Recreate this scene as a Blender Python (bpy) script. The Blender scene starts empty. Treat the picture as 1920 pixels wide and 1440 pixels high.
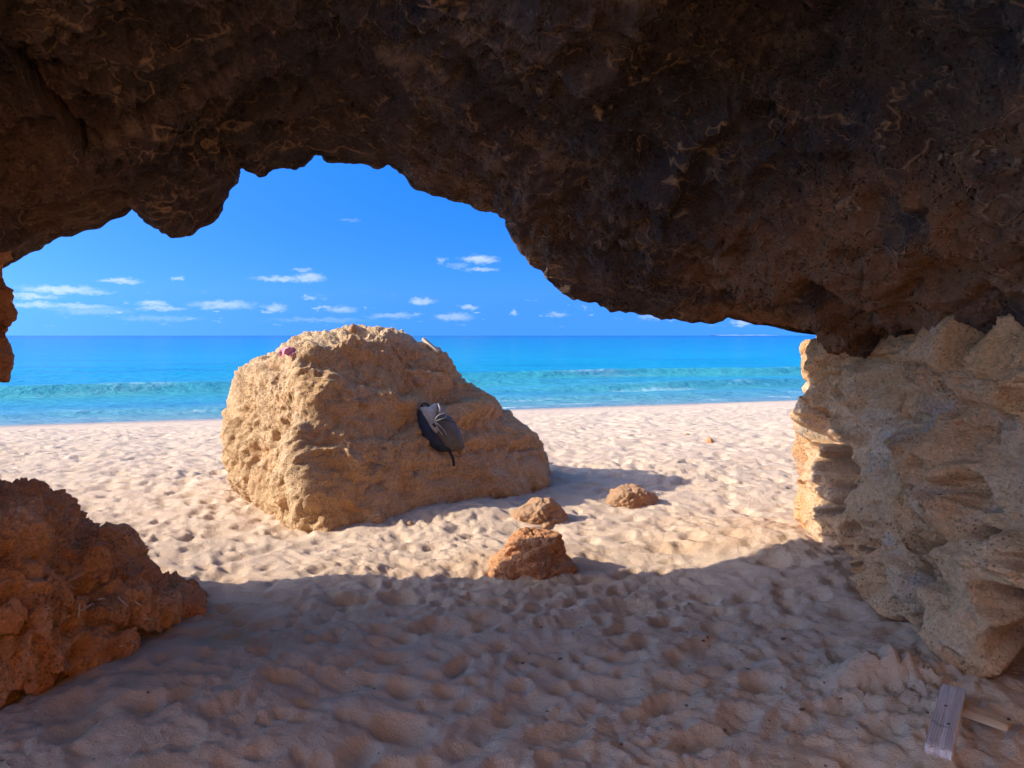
import bpy, bmesh, math, random
import numpy as np
from mathutils import Vector, Matrix
from mathutils.bvhtree import BVHTree

R = math.radians
sc = bpy.context.scene
COL = sc.collection
f32 = np.float32

# ------------------------------------------------------------------ camera
F_PX, W_PX, H_PX, HOR = 1400.0, 1920.0, 1440.0, 629.0
CAM_Z = 1.6
PITCH = math.atan((720.0 - HOR) / F_PX)
cam_d = bpy.data.cameras.new('camera')
cam = bpy.data.objects.new('camera', cam_d)
COL.objects.link(cam)
cam.location = (0, 0, CAM_Z)
cam.rotation_euler = (math.pi / 2 - PITCH, 0, 0)
cam_d.sensor_width = 36.0
cam_d.lens = 36.0 * F_PX / W_PX
cam_d.clip_start = 0.05
cam_d.clip_end = 60000
sc.camera = cam

# ------------------------------------------------------------------ exposure, light
SUN_EL, SUN_AZ = 28.0, 5.0      # light travels towards +x, turned SUN_AZ degrees to +y
sc.view_settings.view_transform = 'Standard'
sc.view_settings.look = 'None'
sc.view_settings.gamma = 1.0
sc.view_settings.use_curve_mapping = False
sc.view_settings.exposure = 1.85
sc.cycles.use_denoising = True
sc.cycles.max_bounces = 8
sc.cycles.diffuse_bounces = 4
sc.cycles.glossy_bounces = 3
sc.cycles.caustics_reflective = False
sc.cycles.caustics_refractive = False

sun_d = bpy.data.lights.new('sun', 'SUN')
sun_d.energy = 2.0
sun_d.angle = R(0.5)
sun_d.color = (1.0, 0.94, 0.84)
sun = bpy.data.objects.new('sun', sun_d)
COL.objects.link(sun)
ray = Vector((math.cos(R(SUN_EL)) * math.cos(R(SUN_AZ)), math.cos(R(SUN_EL)) * math.sin(R(SUN_AZ)), -math.sin(R(SUN_EL))))
sun.rotation_euler = ray.to_track_quat('-Z', 'Y').to_euler()
sun.location = (-20, -2, 12)

def P(px, py, Y):
    """point at depth Y seen at photo pixel (px, py)"""
    a, b = (px - 960.0) / F_PX, (720.0 - py) / F_PX
    cp, sp = math.cos(PITCH), math.sin(PITCH)
    d = (a, cp + b * sp, -sp + b * cp)
    t = Y / d[1]
    return (d[0] * t, Y, CAM_Z + d[2] * t)

def PG(px, py, z=0.0):
    """point on the horizontal plane z seen at a photo pixel"""
    a, b = (px - 960.0) / F_PX, (720.0 - py) / F_PX
    cp, sp = math.cos(PITCH), math.sin(PITCH)
    d = (a, cp + b * sp, -sp + b * cp)
    t = (z - CAM_Z) / d[2]
    return (d[0] * t, d[1] * t, z)

def proj(p):
    cp, sp = math.cos(PITCH), math.sin(PITCH)
    y, z = p[:, 1], p[:, 2] - CAM_Z
    d = y * cp - z * sp
    u = y * sp + z * cp
    return 960 + F_PX * p[:, 0] / d, 720 - F_PX * u / d

# ------------------------------------------------------------------ world: sky and clouds
world = bpy.data.worlds.new('World')
sc.world = world
world.use_nodes = True
wt = world.node_tree
bg = wt.nodes['Background']
bg.inputs[1].default_value = 0.15
sky = wt.nodes.new('ShaderNodeTexSky')
sky.sky_type = 'NISHITA'
sky.sun_disc = False
sky.sun_elevation = R(SUN_EL)
sky.sun_rotation = R(270 - SUN_AZ)
sky.altitude = 0
sky.dust_density = 1.6
sky.air_density = 0.5
sky.ozone_density = 3.0
hs = wt.nodes.new('ShaderNodeHueSaturation')
hs.inputs['Saturation'].default_value = 1.42
wt.links.new(sky.outputs[0], hs.inputs['Color'])

CLOUDS = [  # pixel centre, half width, half height, strength
    (900, 486, 36, 9, 1), (903, 505, 32, 5, .7), (828, 488, 9, 7, .5), (858, 498, 26, 6, .3),
    (525, 523, 44, 6, .8), (582, 520, 26, 9, .9), (567, 506, 18, 4, .5), (225, 526, 28, 5, .9), (335, 522, 11, 4, .7),
    (112, 543, 44, 8, 1), (175, 548, 26, 4, .6), (60, 556, 28, 5, .9), (68, 571, 26, 6, .8), (140, 574, 48, 5, .7),
    (288, 569, 22, 6, .8), (302, 578, 34, 5, .7), (420, 571, 50, 8, .7), (515, 577, 20, 8, .7), (580, 558, 12, 4, .6),
    (792, 565, 28, 7, .8), (640, 581, 28, 7, .6), (882, 576, 20, 5, .7), (735, 592, 46, 6, .5), (850, 594, 40, 8, .6),
    (962, 586, 8, 6, .7), (1045, 590, 22, 6, .5), (170, 583, 50, 8, .35), (385, 576, 14, 6, .5), (1225, 595, 30, 6, .4),
    (1390, 605, 16, 7, .8), (1440, 603, 20, 6, .4), (655, 413, 22, 3, .22), (300, 597, 60, 6, .25), (600, 600, 90, 5, .25)]
tc = wt.nodes.new('ShaderNodeTexCoord')
sep = wt.nodes.new('ShaderNodeSeparateXYZ')
wt.links.new(tc.outputs['Generated'], sep.inputs[0])
def wmath(op, a, b=None, c=None):
    n = wt.nodes.new('ShaderNodeMath'); n.operation = op
    for i, v in enumerate((a, b, c)):
        if v is None: continue
        if isinstance(v, (int, float)): n.inputs[i].default_value = v
        else: wt.links.new(v, n.inputs[i])
    return n.outputs[0]
az = wmath('ARCTAN2', sep.outputs[0], sep.outputs[1])
el = wmath('ARCSINE', sep.outputs[2])
comb = wt.nodes.new('ShaderNodeCombineXYZ')
wt.links.new(az, comb.inputs[0]); wt.links.new(el, comb.inputs[1])
def wnoise(vec, scale, detail, rough=.6):
    m = wt.nodes.new('ShaderNodeVectorMath'); m.operation = 'MULTIPLY'
    wt.links.new(vec, m.inputs[0]); m.inputs[1].default_value = scale
    n = wt.nodes.new('ShaderNodeTexNoise'); n.inputs['Scale'].default_value = 1.0
    n.inputs['Detail'].default_value = detail; n.inputs['Roughness'].default_value = rough
    wt.links.new(m.outputs[0], n.inputs['Vector'])
    return n
nz = wnoise(comb.outputs[0], (90, 170, 1), 4)
sub = wt.nodes.new('ShaderNodeVectorMath'); sub.operation = 'SUBTRACT'
wt.links.new(nz.outputs['Color'], sub.inputs[0]); sub.inputs[1].default_value = (.5, .5, .5)
sca = wt.nodes.new('ShaderNodeVectorMath'); sca.operation = 'MULTIPLY'
wt.links.new(sub.outputs[0], sca.inputs[0]); sca.inputs[1].default_value = (.030, .012, 0)
add = wt.nodes.new('ShaderNodeVectorMath'); add.operation = 'ADD'
wt.links.new(comb.outputs[0], add.inputs[0]); wt.links.new(sca.outputs[0], add.inputs[1])
total = None
for (cx, cy, hw, hh, st) in CLOUDS:
    x, y, z = P(cx, cy, 100.0)
    z -= CAM_Z
    ca, ce = math.atan2(x, y), math.atan2(z, math.hypot(x, y))
    s1 = wt.nodes.new('ShaderNodeVectorMath'); s1.operation = 'SUBTRACT'
    wt.links.new(add.outputs[0], s1.inputs[0]); s1.inputs[1].default_value = (ca, ce, 0)
    s2 = wt.nodes.new('ShaderNodeVectorMath'); s2.operation = 'MULTIPLY'
    wt.links.new(s1.outputs[0], s2.inputs[0])
    s2.inputs[1].default_value = (F_PX / hw / (1 + math.tan(ca) ** 2), F_PX / hh, 0)
    s3 = wt.nodes.new('ShaderNodeVectorMath'); s3.operation = 'LENGTH'
    wt.links.new(s2.outputs[0], s3.inputs[0])
    mr = wt.nodes.new('ShaderNodeMapRange'); mr.interpolation_type = 'SMOOTHSTEP'
    wt.links.new(s3.outputs['Value'], mr.inputs[0])
    for i, v in enumerate((.2, 1.2, st * .6, 0.0)): mr.inputs[i + 1].default_value = v
    total = mr.outputs[0] if total is None else wmath('MAXIMUM', total, mr.outputs[0])
# the lowest two degrees of air look like the air just above them
lowz = wmath('MAXIMUM', sep.outputs[2], .055)
svec = wt.nodes.new('ShaderNodeCombineXYZ')
wt.links.new(sep.outputs[0], svec.inputs[0]); wt.links.new(sep.outputs[1], svec.inputs[1]); wt.links.new(lowz, svec.inputs[2])
wt.links.new(svec.outputs[0], sky.inputs[0])
# a thin belt of small far clouds all round the horizon
belt_n = wnoise(comb.outputs[0], (34, 120, 1), 5, .62)
belt = wmath('MULTIPLY', wmath('SMOOTH_MIN', wmath('MULTIPLY', wmath('MAXIMUM', wmath('SUBTRACT', belt_n.outputs[0], .61), 0), 6.0), .5, .1),
             wmath('MULTIPLY', wmath('GREATER_THAN', el, 0.002), wmath('MAXIMUM', wmath('SUBTRACT', 1.0, wmath('MULTIPLY', wmath('ABSOLUTE', wmath('SUBTRACT', el, .032)), 40)), 0)))
total = wmath('MAXIMUM', total, belt)
cov = wmath('MULTIPLY', total, wmath('ADD', .35, wmath('MULTIPLY', nz.outputs[0], .9)))
mixc = wt.nodes.new('ShaderNodeMixRGB')
# sea air near the horizon keeps a clear blue all round
hz = wt.nodes.new('ShaderNodeMapRange'); hz.interpolation_type = 'SMOOTHSTEP'
wt.links.new(el, hz.inputs[0])
for i, v in enumerate((0.02, .65, 1.0, 0.0)): hz.inputs[i + 1].default_value = v
tint = wt.nodes.new('ShaderNodeMixRGB'); tint.blend_type = 'MULTIPLY'
wt.links.new(hz.outputs[0], tint.inputs[0]); wt.links.new(hs.outputs[0], tint.inputs[1])
tint.inputs[2].default_value = (.13, .30, .60, 1)
wt.links.new(cov, mixc.inputs[0]); wt.links.new(tint.outputs[0], mixc.inputs[1])
mixc.inputs[2].default_value = (2.0, 2.15, 2.45, 1)
wt.links.new(mixc.outputs[0], bg.inputs[0])

# ------------------------------------------------------------------ numpy noise
rng = np.random.default_rng(7)
PERM = rng.permutation(256).astype(np.int32)
G3 = rng.normal(size=(256, 3)).astype(f32)
G3 /= np.linalg.norm(G3, axis=1)[:, None]
J3 = rng.random((256, 3)).astype(f32)

def perlin(p):
    p = np.asarray(p, f32)
    i = np.floor(p).astype(np.int32)
    fr = p - i
    u = fr * fr * fr * (fr * (fr * 6 - 15) + 10)
    i &= 255
    out = np.zeros(len(p), f32)
    for dx in (0, 1):
        a = PERM[(i[:, 0] + dx) & 255]
        wx = u[:, 0] if dx else 1 - u[:, 0]
        for dy in (0, 1):
            b = PERM[(a + i[:, 1] + dy) & 255]
            wy = wx * (u[:, 1] if dy else 1 - u[:, 1])
            for dz in (0, 1):
                g = G3[PERM[(b + i[:, 2] + dz) & 255]]
                w = wy * (u[:, 2] if dz else 1 - u[:, 2])
                out += w * (g[:, 0] * (fr[:, 0] - dx) + g[:, 1] * (fr[:, 1] - dy) + g[:, 2] * (fr[:, 2] - dz))
    return out * 1.5

def fbm(p, oct=4, gain=.5, lac=2.03, ridged=False):
    p = np.asarray(p, f32)
    s = np.zeros(len(p), f32); a = 1.0; n = 0.0
    for k in range(oct):
        v = perlin(p)
        if ridged: v = 1 - 2 * np.abs(v)
        s += a * v; n += a
        a *= gain; p = p * lac + f32(17.3)
    return s / n

def worley(p):
    p = np.asarray(p, f32)
    i = np.floor(p).astype(np.int32); fr = p - i
    f1 = np.full(len(p), 9, f32); f2 = f1.copy()
    for dx in (-1, 0, 1):
        a = PERM[(i[:, 0] + dx) & 255]
        for dy in (-1, 0, 1):
            b = PERM[(a + i[:, 1] + dy) & 255]
            for dz in (-1, 0, 1):
                j = J3[PERM[(b + i[:, 2] + dz) & 255]]
                d = (j[:, 0] + dx - fr[:, 0]) ** 2 + (j[:, 1] + dy - fr[:, 1]) ** 2 + (j[:, 2] + dz - fr[:, 2]) ** 2
                f2 = np.minimum(f2, np.maximum(f1, d)); f1 = np.minimum(f1, d)
    return np.sqrt(f1), np.sqrt(f2)

def sstep(a, b, x):
    t = np.clip((x - a) / (b - a), 0, 1)
    return t * t * (3 - 2 * t)

# ------------------------------------------------------------------ mesh helpers
def raw_mesh(name, verts, faces):
    me = bpy.data.meshes.new(name)
    v = np.ascontiguousarray(verts, f32); fa = np.ascontiguousarray(faces, np.int32)
    k = fa.shape[1]
    me.vertices.add(len(v)); me.vertices.foreach_set('co', v.ravel())
    me.loops.add(fa.size); me.loops.foreach_set('vertex_index', fa.ravel())
    me.polygons.add(len(fa)); me.polygons.foreach_set('loop_start', np.arange(0, fa.size, k, dtype=np.int32))
    me.update(calc_edges=True); me.validate()
    return me

def set_attr(me, name, vals):
    a = me.attributes.new(name, 'FLOAT', 'POINT')
    a.data.foreach_set('value', np.ascontiguousarray(vals, f32))

def grid_faces(nu, nv):
    """nu rows of nv vertices"""
    idx = np.arange(nu * nv).reshape(nu, nv)
    return np.stack([idx[:-1, :-1], idx[:-1, 1:], idx[1:, 1:], idx[1:, :-1]], -1).reshape(-1, 4)

def grid_normals(g):
    du = np.gradient(g, axis=0); dv = np.gradient(g, axis=1)
    n = np.cross(dv, du)
    return n / (np.linalg.norm(n, axis=2, keepdims=True) + 1e-9)

def add_obj(name, me, mat=None, parent=None, label=None, cat=None, group=None, kind=None):
    o = bpy.data.objects.new(name, me)
    COL.objects.link(o)
    if mat is not None and me is not None:
        me.materials.clear(); me.materials.append(mat)
    o.parent = parent
    if label: o['label'] = label
    if cat: o['category'] = cat
    if group: o['group'] = group
    if kind: o['kind'] = kind
    return o

def ico(level):
    bm = bmesh.new(); bmesh.ops.create_icosphere(bm, subdivisions=level, radius=1.0)
    v = np.array([x.co[:] for x in bm.verts], f32); fa = np.array([[q.index for q in p.verts] for p in bm.faces], np.int32)
    bm.free()
    return v / np.linalg.norm(v, axis=1)[:, None], fa

def mesh_normals(v, fa):
    n = np.zeros_like(v)
    a, b, c = v[fa[:, 0]], v[fa[:, 1]], v[fa[:, 2]]
    fn = np.cross(b - a, c - a)
    for k in range(3):
        for j in range(3):
            n[:, j] += np.bincount(fa[:, k], fn[:, j], len(v))
    return n / (np.linalg.norm(n, axis=1)[:, None] + 1e-12)

# ------------------------------------------------------------------ materials
class Mat:
    def __init__(self, name, rough=.95, spec=.2):
        self.m = bpy.data.materials.new(name); self.m.use_nodes = True
        self.nt = self.m.node_tree
        self.b = self.nt.nodes['Principled BSDF']
        self.b.inputs['Roughness'].default_value = rough
        self.b.inputs['Specular IOR Level'].default_value = spec
        self.tc = self.nt.nodes.new('ShaderNodeTexCoord').outputs['Object']
    def link(self, a, b): self.nt.links.new(a, b)
    def noise(self, scale, detail=5, rough=.6, vec=None, stretch=None, out=0):
        v = vec or self.tc
        if stretch:
            mp = self.nt.nodes.new('ShaderNodeMapping'); mp.inputs['Scale'].default_value = stretch
            self.link(v, mp.inputs[0]); v = mp.outputs[0]
        n = self.nt.nodes.new('ShaderNodeTexNoise')
        n.inputs['Scale'].default_value = scale; n.inputs['Detail'].default_value = detail; n.inputs['Roughness'].default_value = rough
        self.link(v, n.inputs['Vector'])
        return n.outputs[out]
    def voro(self, scale, feature='F1'):
        n = self.nt.nodes.new('ShaderNodeTexVoronoi'); n.feature = feature
        n.inputs['Scale'].default_value = scale
        self.link(self.tc, n.inputs['Vector'])
        return n.outputs['Distance']
    def ramp(self, fac, a, b, c0=0.0, c1=1.0):
        n = self.nt.nodes.new('ShaderNodeMapRange'); n.interpolation_type = 'SMOOTHSTEP'
        self.link(fac, n.inputs[0])
        for i, v in enumerate((a, b, c0, c1)): n.inputs[i + 1].default_value = v
        return n.outputs[0]
    def attr(self, name):
        n = self.nt.nodes.new('ShaderNodeAttribute'); n.attribute_name = name
        return n.outputs['Fac']
    def mix(self, fac, a, b, mode='MIX'):
        n = self.nt.nodes.new('ShaderNodeMixRGB'); n.blend_type = mode
        for i, v in enumerate((fac, a, b)):
            if isinstance(v, (int, float)): n.inputs[i].default_value = v
            elif isinstance(v, tuple): n.inputs[i].default_value = (*v, 1) if len(v) == 3 else v
            else: self.link(v, n.inputs[i])
        return n.outputs[0]
    def math(self, op, a, b=0.0):
        n = self.nt.nodes.new('ShaderNodeMath'); n.operation = op
        for i, v in enumerate((a, b)):
            if isinstance(v, (int, float)): n.inputs[i].default_value = v
            else: self.link(v, n.inputs[i])
        return n.outputs[0]
    def color(self, c):
        if isinstance(c, tuple): self.b.inputs['Base Color'].default_value = (*c, 1)
        else: self.link(c, self.b.inputs['Base Color'])
        return self
    def bump(self, h, dist, strength=1.0, prev=None):
        n = self.nt.nodes.new('ShaderNodeBump')
        n.inputs['Strength'].default_value = strength; n.inputs['Distance'].default_value = dist
        self.link(h, n.inputs['Height'])
        if prev is not None: self.link(prev, n.inputs['Normal'])
        self.link(n.outputs[0], self.b.inputs['Normal'])
        return n.outputs[0]

def rock_mat(name, base, second, third, crust_lit, crust_lit_amt=.6, s=1.0, dark=None, grain=1.0, strata=False, ochre=None, lit_ridges=None, contrast=1.0):
    m = Mat(name)
    c = m.mix(m.ramp(m.noise(1.6 * s, 5, .62), .42, .62), base, second)
    c = m.mix(m.ramp(m.noise(3.7 * s, 6, .65), .52, .72), c, third)
    if dark: c = m.mix(m.ramp(m.noise(2.3 * s, 6, .7, stretch=(1, 1, .6)), .54, .7, 0, .85), c, dark)
    c = m.mix(m.math('MULTIPLY', m.attr('crust_lit'), crust_lit_amt), c, crust_lit)
    if strata:
        c = m.mix(m.ramp(m.noise(3.0, 6, .65, stretch=(.5, .5, 5)), .5, .7, 0, .55), c, tuple(x * .62 for x in base))
        c = m.mix(m.ramp(m.noise(11, 5, .75, stretch=(1, 1, .55)), .55, .72, 0, .6), c, tuple(x * .55 for x in second))
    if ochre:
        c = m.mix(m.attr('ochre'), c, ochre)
    if lit_ridges:
        for (sc_, wd, am) in ((1.5, .012, .95), (3.2, .015, .8), (6.0, .016, .45)):
            vn = m.noise(sc_ * s, 3, .5, stretch=(1, 1.9, 1.6))
            line = m.ramp(m.math('ABSOLUTE', m.math('SUBTRACT', vn, .5)), 0, wd, 1, 0)
            line = m.math('MULTIPLY', line, m.ramp(m.noise(1.1 * sc_ * s, 3), .42, .6, 0, am))
            c = m.mix(line, c, lit_ridges)  # tan lines painted on as ridges catching the light
            vb = line if sc_ == 1.5 else m.math('MAXIMUM', vb, line)
    mott = m.ramp(m.noise(15 * s, 7, .78), .52, .68, 0, .75)
    c = m.mix(m.math('MULTIPLY', mott, contrast), c, m.mix(.5, c, (.20, .16, .13), 'MULTIPLY'))
    pale = m.ramp(m.noise(21 * s, 7, .78, stretch=(1.3, 1, .8)), .55, .72, 0, .55)
    c = m.mix(m.math('MULTIPLY', pale, contrast), c, crust_lit)
    pore = m.math('MULTIPLY', m.ramp(m.voro(42 * s), .14, .30, 1, 0), m.ramp(m.noise(3.1 * s, 4), .44, .58))
    c = m.mix(m.math('MULTIPLY', pore, .7 * contrast), c, tuple(x * .3 for x in base))
    g = m.noise(70 * s, 4, .7)
    c = m.mix(.55, c, m.mix(m.ramp(g, .3, .75), (.62, .60, .58), (1.25, 1.22, 1.2)), 'MULTIPLY')
    m.color(c)
    n1 = m.bump(m.noise(22 * s, 8, .76), .045 * grain)
    if lit_ridges: n1 = m.bump(vb, .03, 1.0, n1)
    n2 = m.bump(m.math('SUBTRACT', m.ramp(m.voro(38 * s), 0, .45), pore), .010 * grain, .9, n1)
    m.bump(m.noise(160 * s, 3, .6), .004 * grain, .8, n2)
    return m.m

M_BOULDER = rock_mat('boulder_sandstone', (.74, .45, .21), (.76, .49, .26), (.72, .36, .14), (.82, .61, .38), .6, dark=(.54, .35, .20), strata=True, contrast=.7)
M_WALL = rock_mat('cave_wall_limestone', (.84, .53, .28), (.82, .43, .19), (.74, .60, .46), (.90, .70, .50), .5, dark=(.44, .27, .16), ochre=(.84, .44, .18))
M_OUTCROP = rock_mat('orange_sandstone', (.80, .39, .17), (.76, .30, .11), (.74, .45, .25), (.84, .54, .33), .55, dark=(.42, .25, .14), strata=True)
M_ROOF = rock_mat('cave_roof_rock', (.082, .054, .046), (.058, .045, .044), (.11, .066, .05), (.40, .26, .16), .85, s=.8, dark=(.04, .034, .034), grain=1.2, ochre=(.30, .14, .062), lit_ridges=(.42, .26, .15))
M_CLIFF = rock_mat('cliff_rock', (.48, .22, .09), (.42, .17, .07), (.45, .28, .15), (.56, .36, .2), .5, ochre=(.50, .20, .07))
M_STONE = rock_mat('loose_stone', (.76, .45, .25), (.74, .38, .18), (.78, .51, .31), (.82, .60, .42), .5, s=2.5, contrast=.6)

# ------------------------------------------------------------------ beach
SH_A = np.array(PG(0, 798, -.9)[:2]); SH_B = np.array(PG(1510, 750, -.9)[:2])
SH_D = (SH_B - SH_A) / np.linalg.norm(SH_B - SH_A)
SH_N = np.array([-SH_D[1], SH_D[0]])
SEA_Z = -0.9
def offshore(x, y): return (x - SH_A[0]) * SH_N[0] + (y - SH_A[1]) * SH_N[1]

def blur(a, n):
    for _ in range(n):
        a = .25 * np.roll(a, 1, 0) + .5 * a + .25 * np.roll(a, -1, 0)
        a = .25 * np.roll(a, 1, 1) + .5 * a + .25 * np.roll(a, -1, 1)
    return a

def make_stamps():
    r = np.random.default_rng(21)
    n = 85000
    x = r.uniform(-27, 27, n); y = r.uniform(-6, 33, n)
    a = r.uniform(.03, .085, n) + .10 * (r.random(n) < .18) * r.random(n); b = a * r.uniform(.45, .95, n)
    th = r.normal(.15, .8, n); d = r.uniform(.02, .10, n) * (a / .15)
    return np.stack([x, y, a, b, th, d], 1)
STAMPS = make_stamps()

def stamp_map(x0, x1, y0, y1, cell, blurs):
    nx, ny = int((x1 - x0) / cell) + 1, int((y1 - y0) / cell) + 1
    h = np.full((ny, nx), .012, f32)
    for (x, y, a, b, th, d) in STAMPS:
        if not (x0 - .4 < x < x1 + .4 and y0 - .4 < y < y1 + .4): continue
        r = a * 1.35
        i0, i1 = max(0, int((x - r - x0) / cell)), min(nx, int((x + r - x0) / cell) + 2)
        j0, j1 = max(0, int((y - r - y0) / cell)), min(ny, int((y + r - y0) / cell) + 2)
        if i1 <= i0 or j1 <= j0: continue
        xs = x0 + np.arange(i0, i1) * cell - x; ys = (y0 + np.arange(j0, j1) * cell - y)[:, None]
        c, s = math.cos(th), math.sin(th)
        q = ((xs * c + ys * s) / a) ** 2 + ((-xs * s + ys * c) / b) ** 2
        w = h[j0:j1, i0:i1]
        np.minimum(w, d * (q - .8), out=w, where=q < 1.8)
    return blur(h, blurs)

FAR = (-26, 26, -5, 32, .03); NEAR = (-4.6, 4.6, 1.6, 9.6, .011)
H_FAR = stamp_map(*FAR[:4], FAR[4], 1)
H_NEAR = stamp_map(*NEAR[:4], NEAR[4], 1)

def bil(h, dom, x, y):
    x0, x1, y0, y1, cell = dom
    u = np.clip((x - x0) / cell, 0, h.shape[1] - 1.001); v = np.clip((y - y0) / cell, 0, h.shape[0] - 1.001)
    i, j = u.astype(int), v.astype(int); fu, fv = u - i, v - j
    return (h[j, i] * (1 - fu) + h[j, i + 1] * fu) * (1 - fv) + (h[j + 1, i] * (1 - fu) + h[j + 1, i + 1] * fu) * fv

def sand_base(x, y):
    t = offshore(x, y)
    z = -.9 * np.clip((t + 15.5) / 15.5, 0, None) ** 1.25
    z = np.where(t > 0, -.9 - .09 * t, z)
    z = np.maximum(z, -4)
    z = z + .10 * np.exp(-((x - 2.0) / .5) ** 2) * sstep(2.2, 3.2, y) * (1 - sstep(5.6, 6.6, y))       # drift against the wall
    z = z + .07 * np.exp(-(((x + 1.5) / .7) ** 2 + ((y - 3.2) / .8) ** 2))
    z = z + .05 * np.exp(-(((x - .15) / .5) ** 2 + ((y - 5.2) / .4) ** 2))
    z = z + .06 * np.exp(-(((x + .6) / 1.4) ** 2 + ((y - 6.6) / .5) ** 2))
    return z

MOUND = PG(1650, 1300, .05)
def sand_z(x, y, fine=True):
    x = np.atleast_1d(np.asarray(x, f32)); y = np.atleast_1d(np.asarray(y, f32))
    t = offshore(x, y)
    z = sand_base(x, y)
    wn = sstep(0, .5, np.minimum(np.minimum(x - NEAR[0], NEAR[1] - x), np.minimum(y - NEAR[2], NEAR[3] - y)))
    h = bil(H_FAR, FAR, x, y) * (1 - wn) + bil(H_NEAR, NEAR, x, y) * wn
    trodden = 1 - sstep(-5.2, -2.6, t + .5 * np.sin(x * .7))
    z = z + h * (.14 + .86 * trodden)
    p = np.stack([x, y, np.zeros_like(x)], 1)
    z = z + .035 * perlin(p * .8) * trodden
    # damp crumbly sand where people dug and walked
    cl = sstep(-.1, .4, perlin(p * .75 + 31.0) + .15) * trodden
    z = z + cl * (.028 * fbm(p * 9 + 3.3, 3, .6, ridged=True) + .012 * np.abs(perlin(p * 30)))
    wv = np.stack([perlin(p * 2.1 + 7), perlin(p * 2.1 + 57), 0 * x], 1) * .22
    z = z + trodden * (.032 * (.45 - np.abs(perlin((p + wv) * 2.6 + 3))) + .024 * (.4 - np.abs(perlin((p + wv) * 6.1 + 13))) + .013 * (.4 - np.abs(perlin((p + .5 * wv) * 13.7 + 23))))
    z = z + .006 * fbm(p * 21, 3)
    # heap of dug sand by the board
    mx, my = x - MOUND[0], y - MOUND[1]
    q = (mx / .17) ** 2 + (my / .13) ** 2
    m = .15 * np.exp(-q) - .14 * np.exp(-(((mx + .0) / .12) ** 2 + ((my + .08) / .06) ** 2))
    rough = np.exp(-((mx - .06) / .30) ** 2 - ((my + .05) / .25) ** 2)
    z = z + m + rough * (.075 * fbm(p * 14 + 8, 4, .65, ridged=True) - .02)
    return z

def build_sand():
    n1 = 560
    ys = [-60.0, -40.0, -25.0, -16.0, -10.0, -7.0, -5.0]
    while ys[-1] < 1.8: ys.append(ys[-1] + max(.02, .16 - .02 * (ys[-1] + 5)))
    while ys[-1] < 33.5: ys.append(ys[-1] + .0052 * max(ys[-1], 2.2))
    ys = np.array(ys)
    u = np.linspace(-1, 1, 645)
    wdt = np.where(ys < 2.2, 5.5, 2.2 + .82 * ys)
    wdt = np.maximum(wdt, 4.2); wdt = np.where(ys < 2.0, np.maximum(wdt, 4.2 + (2.0 - ys) * 1.4), wdt)
    X = u[None] * wdt[:, None]; Y = np.repeat(ys[:, None], len(u), 1)
    x, y = X.ravel(), Y.ravel()
    z = sand_z(x, y)
    v = np.stack([x, y, z], 1)
    me = raw_mesh('sand', v, grid_faces(len(ys), len(u))[:, ::-1])
    t = offshore(x, y)
    set_attr(me, 'wet', sstep(-2.2, -.3, t + .35 * np.sin(x * .45) + .2 * np.sin(x * 1.3)))
    p = np.stack([x, y, 0 * x], 1).astype(f32)
    near_rock = np.exp(-((x - 1.9) / .9) ** 2 - ((y - 5.6) / .7) ** 2) + np.exp(-((x - .1) / .55) ** 2 - ((y - 5.0) / .4) ** 2) \
        + .9 * np.exp(-((x + 1.7) / .7) ** 2 - ((y - 3.6) / 1.2) ** 2) + .4 * np.exp(-((x) / 2.5) ** 2 - ((y - 4.4) / .9) ** 2)
    set_attr(me, 'ochre', np.clip(near_rock * (.55 + .9 * fbm(p * 2.5, 3)), 0, 1))
    set_attr(me, 'damp', sstep(.0, .45, fbm(p * np.array([2.2, 3.4, 1], f32) + 19, 4, .6) + .08) * (y < 12))
    return me

m = Mat('beach_sand', .95, .15)
c = m.mix(m.ramp(m.noise(.7, 4), .35, .65), (.71, .515, .345), (.67, .485, .33))
c = m.mix(m.ramp(m.noise(9, 5, .7), .45, .75, 0, .5), c, (.60, .42, .28))
c = m.mix(m.math('MULTIPLY', m.attr('damp'), .4), c, (.50, .34, .22))
c = m.mix(m.math('MULTIPLY', m.attr('ochre'), .75), c, (.52, .29, .13))
c = m.mix(m.math('MULTIPLY', m.attr('wet'), .8), c, (.40, .31, .225))
c = m.mix(.4, c, m.mix(m.ramp(m.noise(240, 2, .7), .3, .7), (.72, .72, .72), (1.2, 1.2, 1.2)), 'MULTIPLY')
c = m.mix(m.ramp(m.noise(55, 3, .8), .70, .76, 0, .3), c, (.30, .21, .15))
m.color(c)
n1 = m.bump(m.noise(30, 6, .75), .022)
m.bump(m.noise(220, 3, .6), .005, .9, n1)
m.link(m.ramp(m.attr('wet'), .3, 1, .95, .45), m.b.inputs['Roughness'])
M_SAND = m.m
add_obj('sand', build_sand(), M_SAND, label='pale trodden beach sand running from the cave floor to the sea', kind='structure')

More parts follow.
